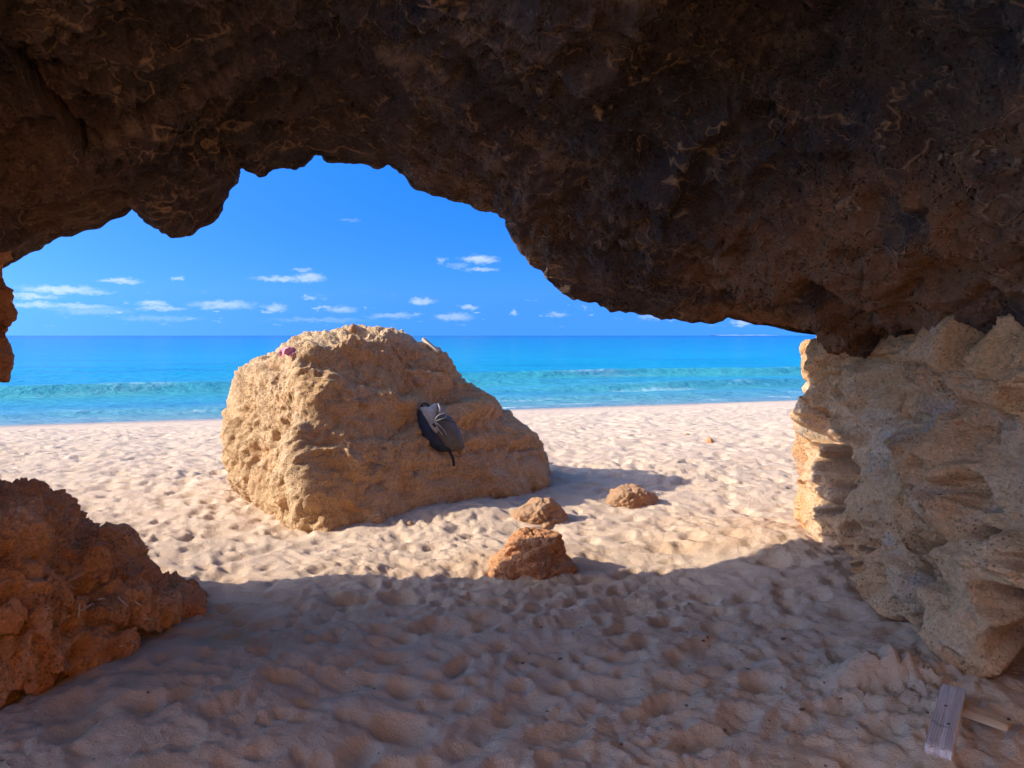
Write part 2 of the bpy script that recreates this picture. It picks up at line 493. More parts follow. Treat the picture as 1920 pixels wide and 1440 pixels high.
# ------------------------------------------------------------------ sea
def build_sea():
    ts = [-1.2]
    while ts[-1] < 60: ts.append(ts[-1] + max(.10, .012 * ts[-1]))
    while ts[-1] < 26000: ts.append(ts[-1] * 1.25)
    ts = np.array(ts)
    s0 = np.linspace(-1, 1, 560)
    half = 42 + 1.0 * np.maximum(ts, 0)
    S = (s0[None] * half[:, None]) + 12
    T = np.repeat(ts[:, None], len(s0), 1)
    s, t = S.ravel().astype(f32), T.ravel().astype(f32)
    x = SH_A[0] + s * SH_D[0] + t * SH_N[0]; y = SH_A[1] + s * SH_D[1] + t * SH_N[1]
    p = np.stack([s, t, 0 * s], 1)
    fade = 1 - sstep(35, 60, t)
    wob = 1.1 * perlin(p * np.array([.09, .0, 0], f32) + 5)
    z = np.zeros_like(s); green = np.zeros_like(s); foam = np.zeros_like(s)
    # (t of crest, height, s centre, s half length)
    for (tc_, hgt, sc_, sl, fm) in ((12.3, .42, -2, 24, .12), (18.6, .40, 34, 22, .2), (7.2, .34, 30, 13, .7), (3.0, .12, 15, 20, .3)):
        env = np.exp(-((s - sc_) / sl) ** 4)
        q = t - tc_ - wob * 1.3 - .012 * (s - sc_)
        prof = np.where(q < 0, np.exp(-(q / .75) ** 2), np.exp(-(q / 2.2) ** 2))
        z += hgt * env * prof
        green += env * np.where(q < .4, np.exp(-((q + 1.0) / 1.9) ** 2), np.exp(-((q - .4) / .8) ** 2)) * min(1, hgt / .3)
        pn = perlin(p * np.array([.22, .4, 0], f32) + tc_)
        foam += fm * env * np.exp(-((q + .15) / .28) ** 2) * sstep(.12, .5, pn) * 1.6
        foam += .5 * fm * env * np.exp(-((q + 1.0) / .8) ** 2) * sstep(.25, .6, pn)
    z += fade * (.05 * fbm(p * np.array([.35, .9, 0], f32), 3) + .02 * perlin(p * np.array([1.2, 2.6, 0], f32)))
    edge = .6 * np.sin(s * .31) + .35 * np.sin(s * .83 + 1) + .35 * perlin(p * np.array([.8, 0, 0], f32))
    foam += .9 * np.exp(-((t - .25 + edge) / .16) ** 2) * sstep(.0, .4, perlin(p * np.array([.16, 0, 0], f32) + 9.5))
    foam += .25 * sstep(.2, .5, perlin(p * np.array([.5, 1.3, 0], f32) + 3)) * (1 - sstep(1.5, 5.5, t)) * sstep(.3, 1, t)
    z = z * sstep(-.5, 2.0, t)
    v = np.stack([x, y, SEA_Z + z], 1)
    me = raw_mesh('sea', v, grid_faces(len(ts), len(s0))[:, ::-1])
    set_attr(me, 'green', np.clip(green, 0, 1))
    set_attr(me, 'foam', np.clip(foam, 0, 1))
    set_attr(me, 'deep', np.log10(np.maximum(t, .5)))
    return me

m = Mat('sea_water', .15, .05)
d = m.attr('deep')
c = m.mix(m.ramp(d, -.3, .9), (.20, .30, .27), (.055, .30, .36))
c = m.mix(m.ramp(d, .8, 1.6), c, (.003, .28, .37))
c = m.mix(m.ramp(d, 1.6, 2.5), c, (.002, .19, .31))
c = m.mix(m.ramp(d, 2.4, 3.6), c, (.002, .06, .155))
c = m.mix(m.math('MULTIPLY', m.attr('green'), .5), c, (.09, .34, .29))
mp_ = m.noise(.06, 5, .6, stretch=(1, 2.5, 1))
c = m.mix(m.ramp(mp_, .45, .65, 0, .35), c, (.003, .11, .26))
fo = m.math('MULTIPLY', m.attr('foam'), m.ramp(m.noise(2.2, 6, .75), .38, .58))
c = m.mix(fo, c, (.82, .84, .84))
m.color(c)
m.link(m.ramp(fo, 0, .4, .14, .8), m.b.inputs['Roughness'])
b1 = m.bump(m.noise(.9, 5, .6, stretch=(1, 1.8, 1)), .35, .7)
m.bump(m.noise(5, 4, .6, stretch=(1, 1.7, 1)), .05, .6, b1)
m.b.inputs['IOR'].default_value = 1.33
add_obj('sea', build_sea(), m.m, label='turquoise sea with low green waves breaking on the beach', kind='structure')

# faint land far out on the horizon
def build_island():
    n = 60
    xs = np.linspace(0, 1, n)
    pts = []
    for i, a in enumerate(xs):
        x, y, _ = P(1345 + 110 * a, 629, 18000)
        hh = (28 * math.sin(math.pi * a) ** .6) * (.55 + .45 * math.sin(a * 9 + 1) * math.sin(a * 17)) + 6
        pts.append((x, y, hh))
    v, fa = [], []
    for (x, y, h) in pts: v += [(x, y - 300, -3), (x, y, h), (x, y + 500, h * .9), (x, y + 900, -3)]
    for i in range(n - 1):
        for k in range(3): fa.append((4 * i + k, 4 * i + 4 + k, 4 * i + 5 + k, 4 * i + 1 + k))
    return raw_mesh('island', np.array(v), np.array(fa))
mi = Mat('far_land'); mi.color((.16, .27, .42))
add_obj('island', build_island(), mi.m, label='faint low blue land on the sea horizon', kind='structure')

# ------------------------------------------------------------------ rock relief
def relief(p, s, big, cups, mid, fine, seed=0.0, stretch=(1, 1, 1), pits=0.0):
    """height along the normal (m) and a crust mask; cups > 0: scallops with sharp rims, cups < 0: rounded knobs"""
    q = np.asarray(p, f32) * np.array(stretch, f32) / f32(s) + f32(seed)
    warp = np.stack([fbm(q * 1.1 + 11, 2), fbm(q * 1.1 + 47, 2), fbm(q * 1.1 + 83, 2)], 1) * .75
    h = big * fbm(q * .55, 3)
    f1, f2 = worley(q * 1.25 + warp)
    h += cups * (f1 ** 2 * 1.3 - .55) * (.45 + .55 * sstep(-.3, .3, perlin(q * .6 + 22)))
    g1, g2 = worley(q * 3.6 + warp * 1.8)
    msk = .25 + .75 * sstep(-.25, .35, perlin(q * .8 + 5))
    h += mid * (g1 ** 2 * 1.3 - .5) * msk * (1 if cups > 0 else -1)
    h += fine * fbm(q * 6, 5, .62)
    h += 1.1 * mid * fbm(q * 1.7 + 71, 5, .6) + .9 * mid * (fbm(q * 1.4 + warp + 5, 4, .55, ridged=True) - .2)
    crust_lit = sstep(.30, .0, f2 - f1) * .45 * (cups > 0) + sstep(.3, 0, g2 - g1) * .35 * msk * (cups > 0)  # scallop rims coloured paler, like edges that catch light
    crust_lit = crust_lit + (cups <= 0) * sstep(.05, .5, fbm(q * 1.7 + 33, 4, .6)) * .8
    if pits:
        for (fq, am) in ((2.2, 1.0), (5.5, .45)):
            k1, k2 = worley(q * fq + warp * 1.2 + 7)
            pm = sstep(-.05, .35, perlin(q * .9 + 3 * fq))
            h -= pits * am * sstep(.55, .22, k1) * pm
    crust_lit *= sstep(-.35, .4, perlin(q * .7 + 90))
    return h.astype(f32), np.clip(crust_lit, 0, 1)

def craggy(p, seed, k=1.0, stretch=(1, 1, 1)):
    """knobbly conglomerate with sharp-edged hollows: height (m), crust mask, iron-stain mask"""
    q = np.asarray(p, f32) * np.array(stretch, f32) + f32(seed)
    wp = np.stack([fbm(q * 3 + 11, 3), fbm(q * 3 + 47, 3), fbm(q * 3 + 83, 3)], 1)
    h = .16 * fbm(q * 1.0, 2) + .05 * fbm(q * 2.6 + 9, 4, .6, ridged=True)
    f1, f2 = worley(q * 3.1 + wp * .55)
    h += .17 * (.45 - f1 ** 1.4)
    g1, g2 = worley(q * 7.5 + wp * .8 + 3)
    gm = sstep(-.3, .2, perlin(q * 1.7 + 5))
    h += .075 * (.42 - g1 ** 1.3) * (.3 + .7 * gm)
    e1, e2 = worley(q * 17 + wp * .8 + 7)
    h += .028 * (.42 - e1) * (.4 + .6 * sstep(-.2, .3, perlin(q * 3.3 + 25)))
    for (fq, dep, lo, hi, ms, off) in ((2.6, .17, .40, .30, .9, .02), (5.2, .085, .42, .32, 1.6, .0), (12.0, .034, .44, .34, 2.6, .05), (26, .014, .44, .34, 4.0, .1)):
        k1, k2 = worley(q * np.array([fq, fq, fq * .8], f32) + wp * .9 + 3.7 * fq)
        h -= dep * sstep(lo, hi, k1) * sstep(-.05, .2, perlin(q * ms + fq) + off)
    h += .016 * fbm(q * 13, 4, .62) + .006 * perlin(q * 60)
    stain = sstep(-.05, .2, fbm(q * 1.3 + 70, 4, .6) + .3 * sstep(1.1, 1.6, np.asarray(p)[:, 2]))
    crust_lit = sstep(.05, .35, fbm(q * 2.4 + 33, 4, .6)) * .9
    return (h * k).astype(f32), np.clip(crust_lit, 0, 1), stain

# ------------------------------------------------------------------ cave roof
LIP = [(0, 497), (30, 480), (60, 466), (75, 452), (110, 440), (150, 428), (180, 420), (205, 404), (225, 394), (245, 383), (268, 380),
       (266, 398), (275, 414), (300, 428), (312, 446), (325, 450), (352, 438), (366, 425), (396, 408), (412, 388), (416, 362), (432, 345),
       (440, 312), (455, 309), (470, 322), (485, 337), (505, 330), (525, 322), (552, 318), (575, 300), (578, 288), (592, 282), (607, 287),
       (615, 297), (650, 299), (680, 303), (710, 314), (727, 308), (755, 320), (785, 350), (820, 362), (850, 372), (885, 378), (905, 392),
       (935, 400), (956, 410), (962, 440), (975, 462), (990, 475), (996, 495), (1015, 510), (1022, 530), (1060, 548), (1100, 565), (1150, 582),
       (1185, 588), (1215, 590), (1262, 600), (1300, 608), (1335, 604), (1355, 588), (1362, 576), (1400, 578), (1412, 580), (1440, 564),
       (1452, 561), (1475, 570), (1500, 578), (1530, 592), (1560, 605), (1590, 625), (1640, 634), (1700, 640), (1800, 645), (1920, 650)]
YL_X = [-16, -9, -6.7, -3.2, -1.4, 0, 2.3, 5, 12]; YL_Y = [2.7, 3.5, 3.85, 4.42, 4.95, 5.25, 5.6, 5.9, 6.2]
def y_lip(x): return np.interp(x, YL_X, YL_Y)

def build_roof():
    lx, lz = [], []
    for (px, py) in LIP:
        Y = 5.0
        for _ in range(6): Y = float(y_lip((px - 960) / F_PX * Y))
        x, y, z = P(px, py, Y); lx.append(x); lz.append(z)
    lx = [-16, -9, -6, -4.0, -3.4] + lx + [4.2, 5.5, 9]
    lz = [1.9, 1.9, 1.9, 1.95, 2.0] + lz + [1.5, 1.4, 1.4]
    lx, lz = np.array(lx), np.array(lz)
    seg = np.hypot(np.diff(lx), np.diff(lz))
    dens = np.where((lx[:-1] > -3.9) & (lx[:-1] < 3.2), 1.0, .16)
    L = np.concatenate([[0], np.cumsum(seg * dens)])
    nc = 690
    a = np.linspace(0, L[-1], nc)
    X = np.interp(a, L, lx); Zl = np.interp(a, L, lz)
    # smoothed lip for deeper in
    xs = np.linspace(-16, 9, 1200); zs = np.interp(xs, *zip(*sorted(zip(lx, lz))))
    def gs(sig):
        k = np.exp(-.5 * ((np.arange(-200, 201) * (xs[1] - xs[0])) / sig) ** 2); k /= k.sum()
        return np.convolve(np.pad(zs, 200, mode='edge'), k, 'valid')
    Zs1, Zs2 = np.interp(X, xs, gs(.22)), np.interp(X, xs, gs(.8))
    Yl = y_lip(X)
    tin = np.concatenate([np.geomspace(.012, 1.0, 130), np.linspace(1.0, 2.85, 190)[1:]])[::-1]
    depth = np.interp(X, [-16, -3.4, -2.6, -1.6, -.2, .6, 1.8, 9], [1.15, 1.1, .68, .62, 1.1, 1.9, 1.9, 1.9])
    rows = []
    for t in tin:
        Y = Yl - (t if t < 1 else 1 + (t - 1) * depth)
        s1 = sstep(0, .55, t); s2 = sstep(.25, 1.6, t)
        Z = Zl * (1 - s1) + Zs1 * s1
        Z = Z * (1 - s2) + Zs2 * s2
        rise = .62 * (1 - math.exp(-t / 1.3)) + .06 * (1 - math.exp(-t / .12))
        Z = Z + rise
        # tall dark hollow towards the right
        Z = Z + 1.1 * np.exp(-((X - 1.25) / .75) ** 2 - ((Y - 2.7) / 1.0) ** 2)
        Z = Z + .35 * np.exp(-((X + 1.3) / 1.0) ** 2 - ((Y - 3.0) / 1.0) ** 2)
        g = sstep(2.35, .95, X)
        low = 1.60 + 0 * Y
        Z = np.where(X > .8, low + (Z - low) * np.maximum(g, 0), Z)
        Z = np.where(X > 2.35, Z - .25 * (X - 2.35), Z)
        Z = Z + .5 * float(sstep(2.3, 2.85, t)) * sstep(.3, -.4, X)
        rows.append(np.stack([X, Y, Z], 1))
    rows.append(np.stack([X, Yl, Zl], 1))
    top = 4.0 + .2 * np.sin(X * .9) + .15 * np.sin(X * 1.7) + 2.6 * sstep(-2.2, -3.4, X)
    for (dy, f) in ((.02, .012), (.05, .03), (.08, .06), (.10, .11), (.11, .18), (.10, .27), (.09, .38), (.06, .52), (.03, .68), (-.02, .85), (-.2, .97), (-.6, 1.02), (-.9, 1.03), (-1.3, 1.02), (-1.7, .98)):
        rows.append(np.stack([X, Yl + dy, Zl + (top - Zl) * f], 1))
    back_y = rows[0][:, 1]
    for (dy, f) in ((-.15, .8), (-.18, .4), (-.05, .12)):
        rows.append(np.stack([X, back_y + dy, rows[0][:, 2] + (top - rows[0][:, 2]) * f], 1))
    rows.append(rows[0].copy())
    g = np.array(rows)
    n = grid_normals(g)
    n[-1] = n[0]
    nr = len(rows)
    v = g.reshape(-1, 3).astype(f32); nn = n.reshape(-1, 3)
    sgn = -1.0 if nn[(len(tin) // 2) * nc + nc // 2, 2] > 0 else 1.0
    nn = nn * sgn
    h, cr = relief(v, .52, .13, .17, .075, .04, 3.7, (1, 1.5, 1.3), pits=.06)
    h2, cr2 = relief(v, .2, .02, .055, .03, .016, 9.1, (1, 1.5, 1.3), pits=.03)
    # ledges running across the roof, and scallops; their thin rims are painted pale as if catching light
    led = perlin(v * np.array([.55, 1.25, .9], f32) + 40)
    brk = sstep(-.1, .3, perlin(v * 1.7 + 12))
    h += .12 * sstep(-.02, .05, led) - .06
    cr *= .25; cr2 *= .25
    cr = np.maximum(cr, .9 * sstep(.022, 0, np.abs(led - .015)) * brk)
    wp = np.stack([fbm(v * 2.4 + 1, 3), fbm(v * 2.4 + 31, 3), fbm(v * 2.4 + 61, 3)], 1)
    for (fx, fy, fz, am, th) in ((2.1, 3.8, 3.4, .10, .07), (5.0, 8.6, 7.5, .042, .10), (11, 17, 15, .018, .14)):
        f1, f2 = worley(v * np.array([fx, fy, fz], f32) + wp * .9 + fx)
        sel = sstep(-.3, .25, perlin(v * (.35 * fx) + 3 * fy))
        h += am * (np.clip(f1, 0, 1) ** 1.7 - .35) * (.35 + .65 * sel)
        cr = np.maximum(cr, .75 * sstep(th, 0, f2 - f1) * sel * sstep(.35, .75, f1) * brk)
    h += h2 + .03 * (fbm(v * np.array([3, 6, 5], f32) + 2, 5, .6, ridged=True))
    outer = np.concatenate([[0, 0, 0, .02, .05, .1, .2], np.full(nr - len(tin) - 8, .35)])
    inner = np.repeat(np.concatenate([tin, [0.0], outer]), nc)
    amp = .32 + .68 * sstep(.02, .55, inner)
    hd = np.minimum(h * amp, .03 + .02 * perlin(v * 9) + .28 * inner)      # the lip itself stays the lowest edge
    v2 = v + nn * hd[:, None]
    v2 = v2.reshape(nr, nc, 3); v2[-1] = v2[0]
    fa = grid_faces(nr, nc)
    me = raw_mesh('cave_roof', v2.reshape(-1, 3), fa if sgn > 0 else fa[:, ::-1])
    set_attr(me, 'crust_lit', np.clip(cr * .8 + cr2 * .3, 0, 1))
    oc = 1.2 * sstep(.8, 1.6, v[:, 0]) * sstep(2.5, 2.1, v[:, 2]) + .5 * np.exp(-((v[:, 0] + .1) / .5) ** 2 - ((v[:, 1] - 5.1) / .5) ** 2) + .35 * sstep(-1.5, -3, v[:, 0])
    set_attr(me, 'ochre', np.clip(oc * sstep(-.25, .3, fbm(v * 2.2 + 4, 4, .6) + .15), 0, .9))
    return me
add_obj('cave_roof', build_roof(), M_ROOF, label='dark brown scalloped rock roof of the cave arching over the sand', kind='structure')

# ------------------------------------------------------------------ cave walls
def wall_sheet(name, plan, zs, xoff, mat, rel, seed, label, na=520, dens=None, flip=False, stretch=(1, 1, 1)):
    """plan: list of (x, y); zs: heights; xoff(a_pts, z) -> (dx, dy)"""
    plan = np.array(plan, float)
    seg = np.hypot(*np.diff(plan, axis=0).T)
    if dens is not None: w = seg * np.array(dens)
    else: w = seg
    L = np.concatenate([[0], np.cumsum(w)])
    a = np.linspace(0, L[-1], na)
    X, Y = np.interp(a, L, plan[:, 0]), np.interp(a, L, plan[:, 1])
    k = np.ones(15) / 15
    Xs = np.convolve(np.pad(X, 7, mode='edge'), k, 'valid'); Ys = np.convolve(np.pad(Y, 7, mode='edge'), k, 'valid')
    rows = []
    for z in zs:
        dx, dy = xoff(Xs, Ys, z)
        rows.append(np.stack([Xs + dx, Ys + dy, np.full(na, z)], 1))
    g = np.array(rows); n = grid_normals(g)
    if flip: n = -n
    v = g.reshape(-1, 3).astype(f32)
    h, cr, stain = craggy(v, seed, rel, stretch)
    h2 = cr2 = 0
    calm = 1 - .62 * np.exp(-((v[:, 1] - 6.0) / .45) ** 2)
    v = v + n.reshape(-1, 3) * ((h + h2) * calm)[:, None]
    fa = grid_faces(len(zs), na)
    me = raw_mesh(name, v, fa[:, ::-1] if flip else fa)
    set_attr(me, 'crust_lit', cr); set_attr(me, 'ochre', stain * .8)
    return add_obj(name, me, mat, label=label, kind='structure')

# right wall: outer face -> corner -> inner face towards the camera -> added unseen cove reflecting sun inside
EDGE_PY = [560, 585, 620, 650, 700, 740, 770, 810, 870, 930, 980, 1045, 1100]
EDGE_PX = [1500, 1486, 1500, 1494, 1502, 1516, 1510, 1496, 1482, 1487, 1497, 1508, 1512]
YC = 5.95
ez = np.array([P(a, b, YC)[2] for a, b in zip(EDGE_PX, EDGE_PY)])[::-1]
ex = np.array([P(a, b, YC)[0] for a, b in zip(EDGE_PX, EDGE_PY)])[::-1]
def right_off(X, Y, z):
    cx = np.interp(z, ez, ex) - 2.24
    wc = np.exp(-((Y - 5.9) / .55) ** 2) * (X < 3.2)
    dx = wc * (cx - .09 * np.interp(z, [0, .9, 1.4], [1, .8, 0]))
    # lower wall creeps in towards the camera end, then is hollowed out underneath
    inn = sstep(5.4, 3.4, Y) * (Y > 1)
    dx = dx + inn * np.interp(z, [-.4, 0, .3, .8, 1.4, 2.0, 2.6], [-.02, -.05, -.10, .02, .06, .02, -.1])
    hol = sstep(3.35, 2.75, Y) * (Y > 1.2) * np.interp(z, [-.4, .0, .22, .5, 1.0], [.9, .85, .45, .08, 0])
    dx = dx + np.maximum(z - 1.5, 0) * 1.2 * sstep(1.6, 2.6, Y) * (X < 3.2)
    return dx + hol, -wc * .12 * np.interp(z, [0, 1, 1.9], [1.0, .3, -.2])
zs_r = np.concatenate([np.linspace(-.35, 1.95, 300), np.linspace(1.95, 7.0, 44)[1:]])
wall_sheet('cave_wall', [(9, 7.3), (4.5, 6.9), (3.0, 6.65), (2.5, 6.3), (2.28, 5.9), (2.24, 5.4), (2.24, 4.6), (2.22, 3.8), (2.22, 3.2), (2.35, 2.5), (2.9, 1.7), (3.5, .6), (3.5, -1.2), (2.2, -3.4), (-.3, -5.6), (-3.6, -8.0)],
           zs_r, right_off, M_WALL, 1.55, 21.5,
           'pitted tan and grey limestone wall standing at the right side of the cave, with an added unseen sun-reflecting cove', dens=[.1, .3, .8, 1.2, 1.2, 1.1, 1.1, 1.1, 1.1, .4, .15, .08, .07, .07, .07], flip=False, stretch=(1, .62, .95))

LEX = [8, 14, 22, 17, 28, 25, 34, 22, 22, 30, 40]; LEY = [712, 695, 670, 640, 612, 578, 545, 515, 500, 486, 440]
YLC = 4.52
lz_ = np.array([P(a, b, YLC)[2] for a, b in zip(LEX, LEY)]); lx_ = np.array([P(a, b, YLC)[0] for a, b in zip(LEX, LEY)])
lz_ = np.concatenate([[-.5, .6, 1.05], lz_]); lx_ = np.concatenate([[-4.1, -3.9, -3.5], lx_])
def left_off(X, Y, z):
    wc = np.exp(-((Y - 4.48) / .45) ** 2) * np.exp(-((X + 3.15) / .9) ** 2)
    far = (1 - wc) * np.interp(z, [-.5, .6, 1.3, 2.2], [-.5, -.35, 0, 0]) * (X > -5)
    return wc * (np.interp(z, lz_, lx_) + 3.05 + .04) + far, 0 * X
zs_l = np.concatenate([np.linspace(-.4, 1.0, 30), np.linspace(1.0, 2.4, 150)[1:], np.linspace(2.4, 7.5, 30)[1:]])
wall_sheet('cliff', [(-16, 2.6), (-9, 3.4), (-6, 3.8), (-4.0, 4.22), (-3.35, 4.5), (-3.05, 4.48), (-3.3, 4.0), (-3.6, 3.4), (-3.9, 2.95), (-3.95, 2.45), (-4.2, 2.05), (-9, 1.63), (-16, 1.0)],
           zs_l, left_off, M_CLIFF, 0.7, 55.2,
           'orange cliff edge beside the sea at the left mouth of the cave', na=420, dens=[.1, .2, .5, 1.5, 3, 3, 2, .8, .4, .3, .1, .1], flip=True)

# ------------------------------------------------------------------ free-standing rocks
def poly_rock(level, centre, planes, k=9.0):
    d, fa = ico(level)
    acc = np.zeros(len(d))
    for (n, dist) in planes:
        n = np.array(n, float); n /= np.linalg.norm(n)
        acc += (np.maximum(d @ n, 0) / dist) ** k
    r = acc ** (-1.0 / k)
    return np.array(centre)[None] + d * r[:, None], fa

def fit_outline(v, outline, c, lo=None, vis=None):
    """pull the rock's outline, seen across the view, onto a traced one; depth is kept"""
    px, py = proj(v)
    ang = np.arctan2(py - c[1], px - c[0]); rad = np.hypot(px - c[0], py - c[1])
    nb = 240
    b = ((ang + math.pi) / (2 * math.pi) * nb).astype(int) % nb
    rm = np.zeros(nb); np.maximum.at(rm, b, rad)
    o = np.array(outline, float)
    o = np.concatenate([o, o[:1]])
    pts = np.concatenate([np.stack([np.linspace(o[i, 0], o[i + 1, 0], 40), np.linspace(o[i, 1], o[i + 1, 1], 40)], 1) for i in range(len(o) - 1)])
    ta = np.arctan2(pts[:, 1] - c[1], pts[:, 0] - c[0]); tr = np.hypot(pts[:, 0] - c[0], pts[:, 1] - c[1])
    od = np.argsort(ta); ta, tr = ta[od], tr[od]
    ba = (np.arange(nb) + .5) / nb * 2 * math.pi - math.pi
    rt = np.interp(ba, ta, tr, period=2 * math.pi)
    ratio = rt / np.maximum(rm, 1)
    kk = np.array([1, 2, 3, 2, 1.]) / 9
    ratio = np.convolve(np.concatenate([ratio[-2:], ratio, ratio[:2]]), kk, 'valid')
    if lo: ratio = np.clip(ratio, *lo)
    s = np.interp(ang, ba, ratio, period=2 * math.pi)
    npx, npy = c[0] + (px - c[0]) * s, c[1] + (py - c[1]) * s
    cp, sp = math.cos(PITCH), math.sin(PITCH)
    a_, b_ = (npx - 960) / F_PX, (720 - npy) / F_PX
    dy = cp + b_ * sp; t = v[:, 1] / dy
    return np.stack([a_ * t, v[:, 1], CAM_Z + (-sp + b_ * cp) * t], 1)

# the big boulder
def build_boulder():
    C = (-1.15, 7.48, .45)
    planes = [((-.69, -.70, .10), 1.40), ((.56, -.66, .50), .68), ((.74, -.05, .66), 1.12), ((1, -.1, .05), 1.62), ((.1, 1, .15), 1.25),
              ((-.9, .43, .1), 1.35), ((0, -.1, 1), 1.22), ((-.55, -.1, .83), 1.30), ((0, 0, -1), 1.0), ((-.62, -.5, -.6), 1.36), ((.1, .6, .8), 1.25), ((-.1, -.75, .66), 1.25)]
    v, fa = poly_rock(8, C, planes, 11)
    n = mesh_normals(v, fa)
    rel = v - np.array(C)
    # weathered left side: deep upright flutes and honeycomb; right face: finer
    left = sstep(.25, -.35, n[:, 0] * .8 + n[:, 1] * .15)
    h, cr = relief(v, .75, .15, -.07, .045, .05, 71.0, pits=.05)
    fl = perlin(v * np.array([2.3, 2.3, .55], f32) + 14)
    h += left * (.14 * sstep(-.5, .1, fl) - .10)
    g1, g2 = worley(v * 7.5 + 3)
    h += left * (.05 * (g1 - .5)) * sstep(-.2, .3, perlin(v * 1.6 + 8))
    hf, crf = relief(v, .22, .02, -.018, .022, .026, 33.0, (1, 1, .6), pits=.022)
    h += hf * (.65 + .35 * left)
    # broken ledges across the upper face
    up = v[:, 2] + .28 * rel[:, 0] * .6 + .22 * perlin(v * 1.1 + 2)
    for (z0, a) in ((1.02, .10), (1.36, .13), (.62, .03)):
        h -= a * sstep(z0 - .03, z0 + .03, up) * (1 - sstep(z0 + .03, z0 + .42, up)) * (1 - left * .6)
    v = v + n * h[:, None]
    out = [(416, 860), (413, 815), (418, 770), (430, 735), (438, 695), (455, 678), (490, 668), (520, 652), (548, 630), (575, 619), (605, 622), (640, 612), (662, 606), (690, 611), (722, 612),
           (758, 618), (782, 640), (815, 645), (845, 668), (858, 692), (872, 712), (900, 728), (925, 742), (950, 762), (968, 785), (1000, 805), (1018, 820), (1026, 850), (1030, 868), (1036, 900),
           (1034, 950), (980, 1010), (900, 1050), (800, 1085), (700, 1100), (620, 1105), (560, 1075), (490, 1020), (450, 950), (428, 905)]
    v = fit_outline(v, out, (720, 830), (.6, 1.6))
    crust_lit = np.clip(.45 * cr + .35 * crf + left * .45 + .55 * sstep(.72, .95, n[:, 2]), 0, 1)  # besides random crust, the sunlit left and upturned faces are painted paler
    me = raw_mesh('boulder', v, fa)
    set_attr(me, 'crust_lit', crust_lit)
    return me, v, fa
bme, bv, bf = build_boulder()
add_obj('boulder', bme, M_BOULDER, label='huge golden sandstone boulder on the sunlit beach with a backpack on it', cat='boulder')
B_TREE = BVHTree.FromPolygons([tuple(x) for x in bv.tolist()], bf.tolist())

def hit_boulder(px, py):
    a = Vector(P(px, py, 5.0)); o = Vector((0, 0, CAM_Z)); d = (a - o).normalized()
    loc, nrm, i, dist = B_TREE.ray_cast(o, d)
    if loc is None: loc, nrm = Vector(P(px, py, 7.5)), Vector((0, -.6, .8))
    nb = [x[1] for x in B_TREE.find_nearest_range(loc, .16)]
    s = Vector((0, 0, 0))
    for q in nb: s += q
    return loc, (s.normalized() if s.length > .1 else nrm)

# orange outcrop at the left
def build_outcrop():
    C = (-2.45, 3.78, .25)
    planes = [((.75, -.5, .42), .70), ((.35, -.85, .1), .98), ((.2, .3, .93), .62), ((.9, .45, .2), 1.05), ((-1, 0, 0), 1.3), ((0, 1, .2), .95), ((0, 0, -1), .65), ((.3, -.6, -.75), .62), ((-.2, -.2, .95), .66)]
    v, fa = poly_rock(8, C, planes, 9)
    out = [(-420, 930), (-200, 905), (0, 935), (62, 940), (95, 965), (118, 1000), (160, 1030), (180, 1025), (222, 1025), (230, 1055), (242, 1085), (290, 1112), (330, 1125), (362, 1130), (360, 1150),
           (332, 1166), (330, 1215), (330, 1262), (300, 1300), (200, 1345), (100, 1375), (0, 1400), (-300, 1420), (-500, 1200)]
    v = fit_outline(v, out, (40, 1150), (.5, 1.8))
    n = mesh_normals(v, fa)
    h, cr = relief(v, .42, .16, -.17, .075, .045, 87.0, pits=.10)
    h2, cr2 = relief(v, .15, .01, -.035, .018, .012, 44.0, pits=.022)
    v = v + n * (h + h2)[:, None]
    me = raw_mesh('rock_outcrop', v, fa)
    set_attr(me, 'crust_lit', np.clip(cr + .4 * cr2, 0, 1))
    return me, v, fa
ome, ov, of_ = build_outcrop()
add_obj('rock_outcrop', ome, M_OUTCROP, label='craggy orange rock outcrop in the shade, strewn with dry twigs', cat='rock')
O_TREE = BVHTree.FromPolygons([tuple(x) for x in ov.tolist()], of_.tolist())

def small_rock(name, px, py, wpx, hpx, seed, label, mat, level=6, lobes=2, cone=0.0, group=None, on=None, cat='rock', depth=.8):
    """rock whose base shows at pixel (px, py), wpx wide and hpx tall"""
    if on is None:
        x, y, z = PG(px, py, 0.0)
        for _ in range(4):
            z = float(sand_base(np.array([x]), np.array([y]))[0]); x, y, z = PG(px, py, z)
    else:
        x, y, z = on
    w, hgt = wpx / F_PX * y, hpx / F_PX * y
    r = np.random.default_rng(seed)
    d, fa = ico(level)
    v = d.copy().astype(float)
    tz = np.clip(v[:, 2], -1, 1)
    v[:, :2] *= (1 - cone * np.clip(tz, 0, 1))[:, None]
    v = v * np.array([w / 2 * 1.0, w / 2 * depth, hgt * (1.0)])
    for _ in range(lobes):
        q = r.normal(size=3); q[2] = abs(q[2]); q /= np.linalg.norm(q)
        v += d * (w * .10 * np.exp(-(1 - d @ q) * 6))[:, None]
    sc_ = max(w, hgt)
    hh, cr = relief(v + seed * 3.1, sc_ * .42, sc_ * .2, -sc_ * .12, sc_ * .06, sc_ * .04, seed, pits=sc_ * .04)
    n = mesh_normals(v.astype(f32), fa)
    v = v + n * hh[:, None]
    top = v[:, 2].max()
    v[:, 2] *= hgt / max(top, 1e-4) * np.where(v[:, 2] > 0, 1, .6)
    me = raw_mesh(name, v, fa); set_attr(me, 'crust_lit', cr)
    o = add_obj(name, me, mat, label=label, cat=cat, group=group)
    o.location = (x, y + w * depth * .3, z + (0.0 if on is None else hgt * .2))
    return o

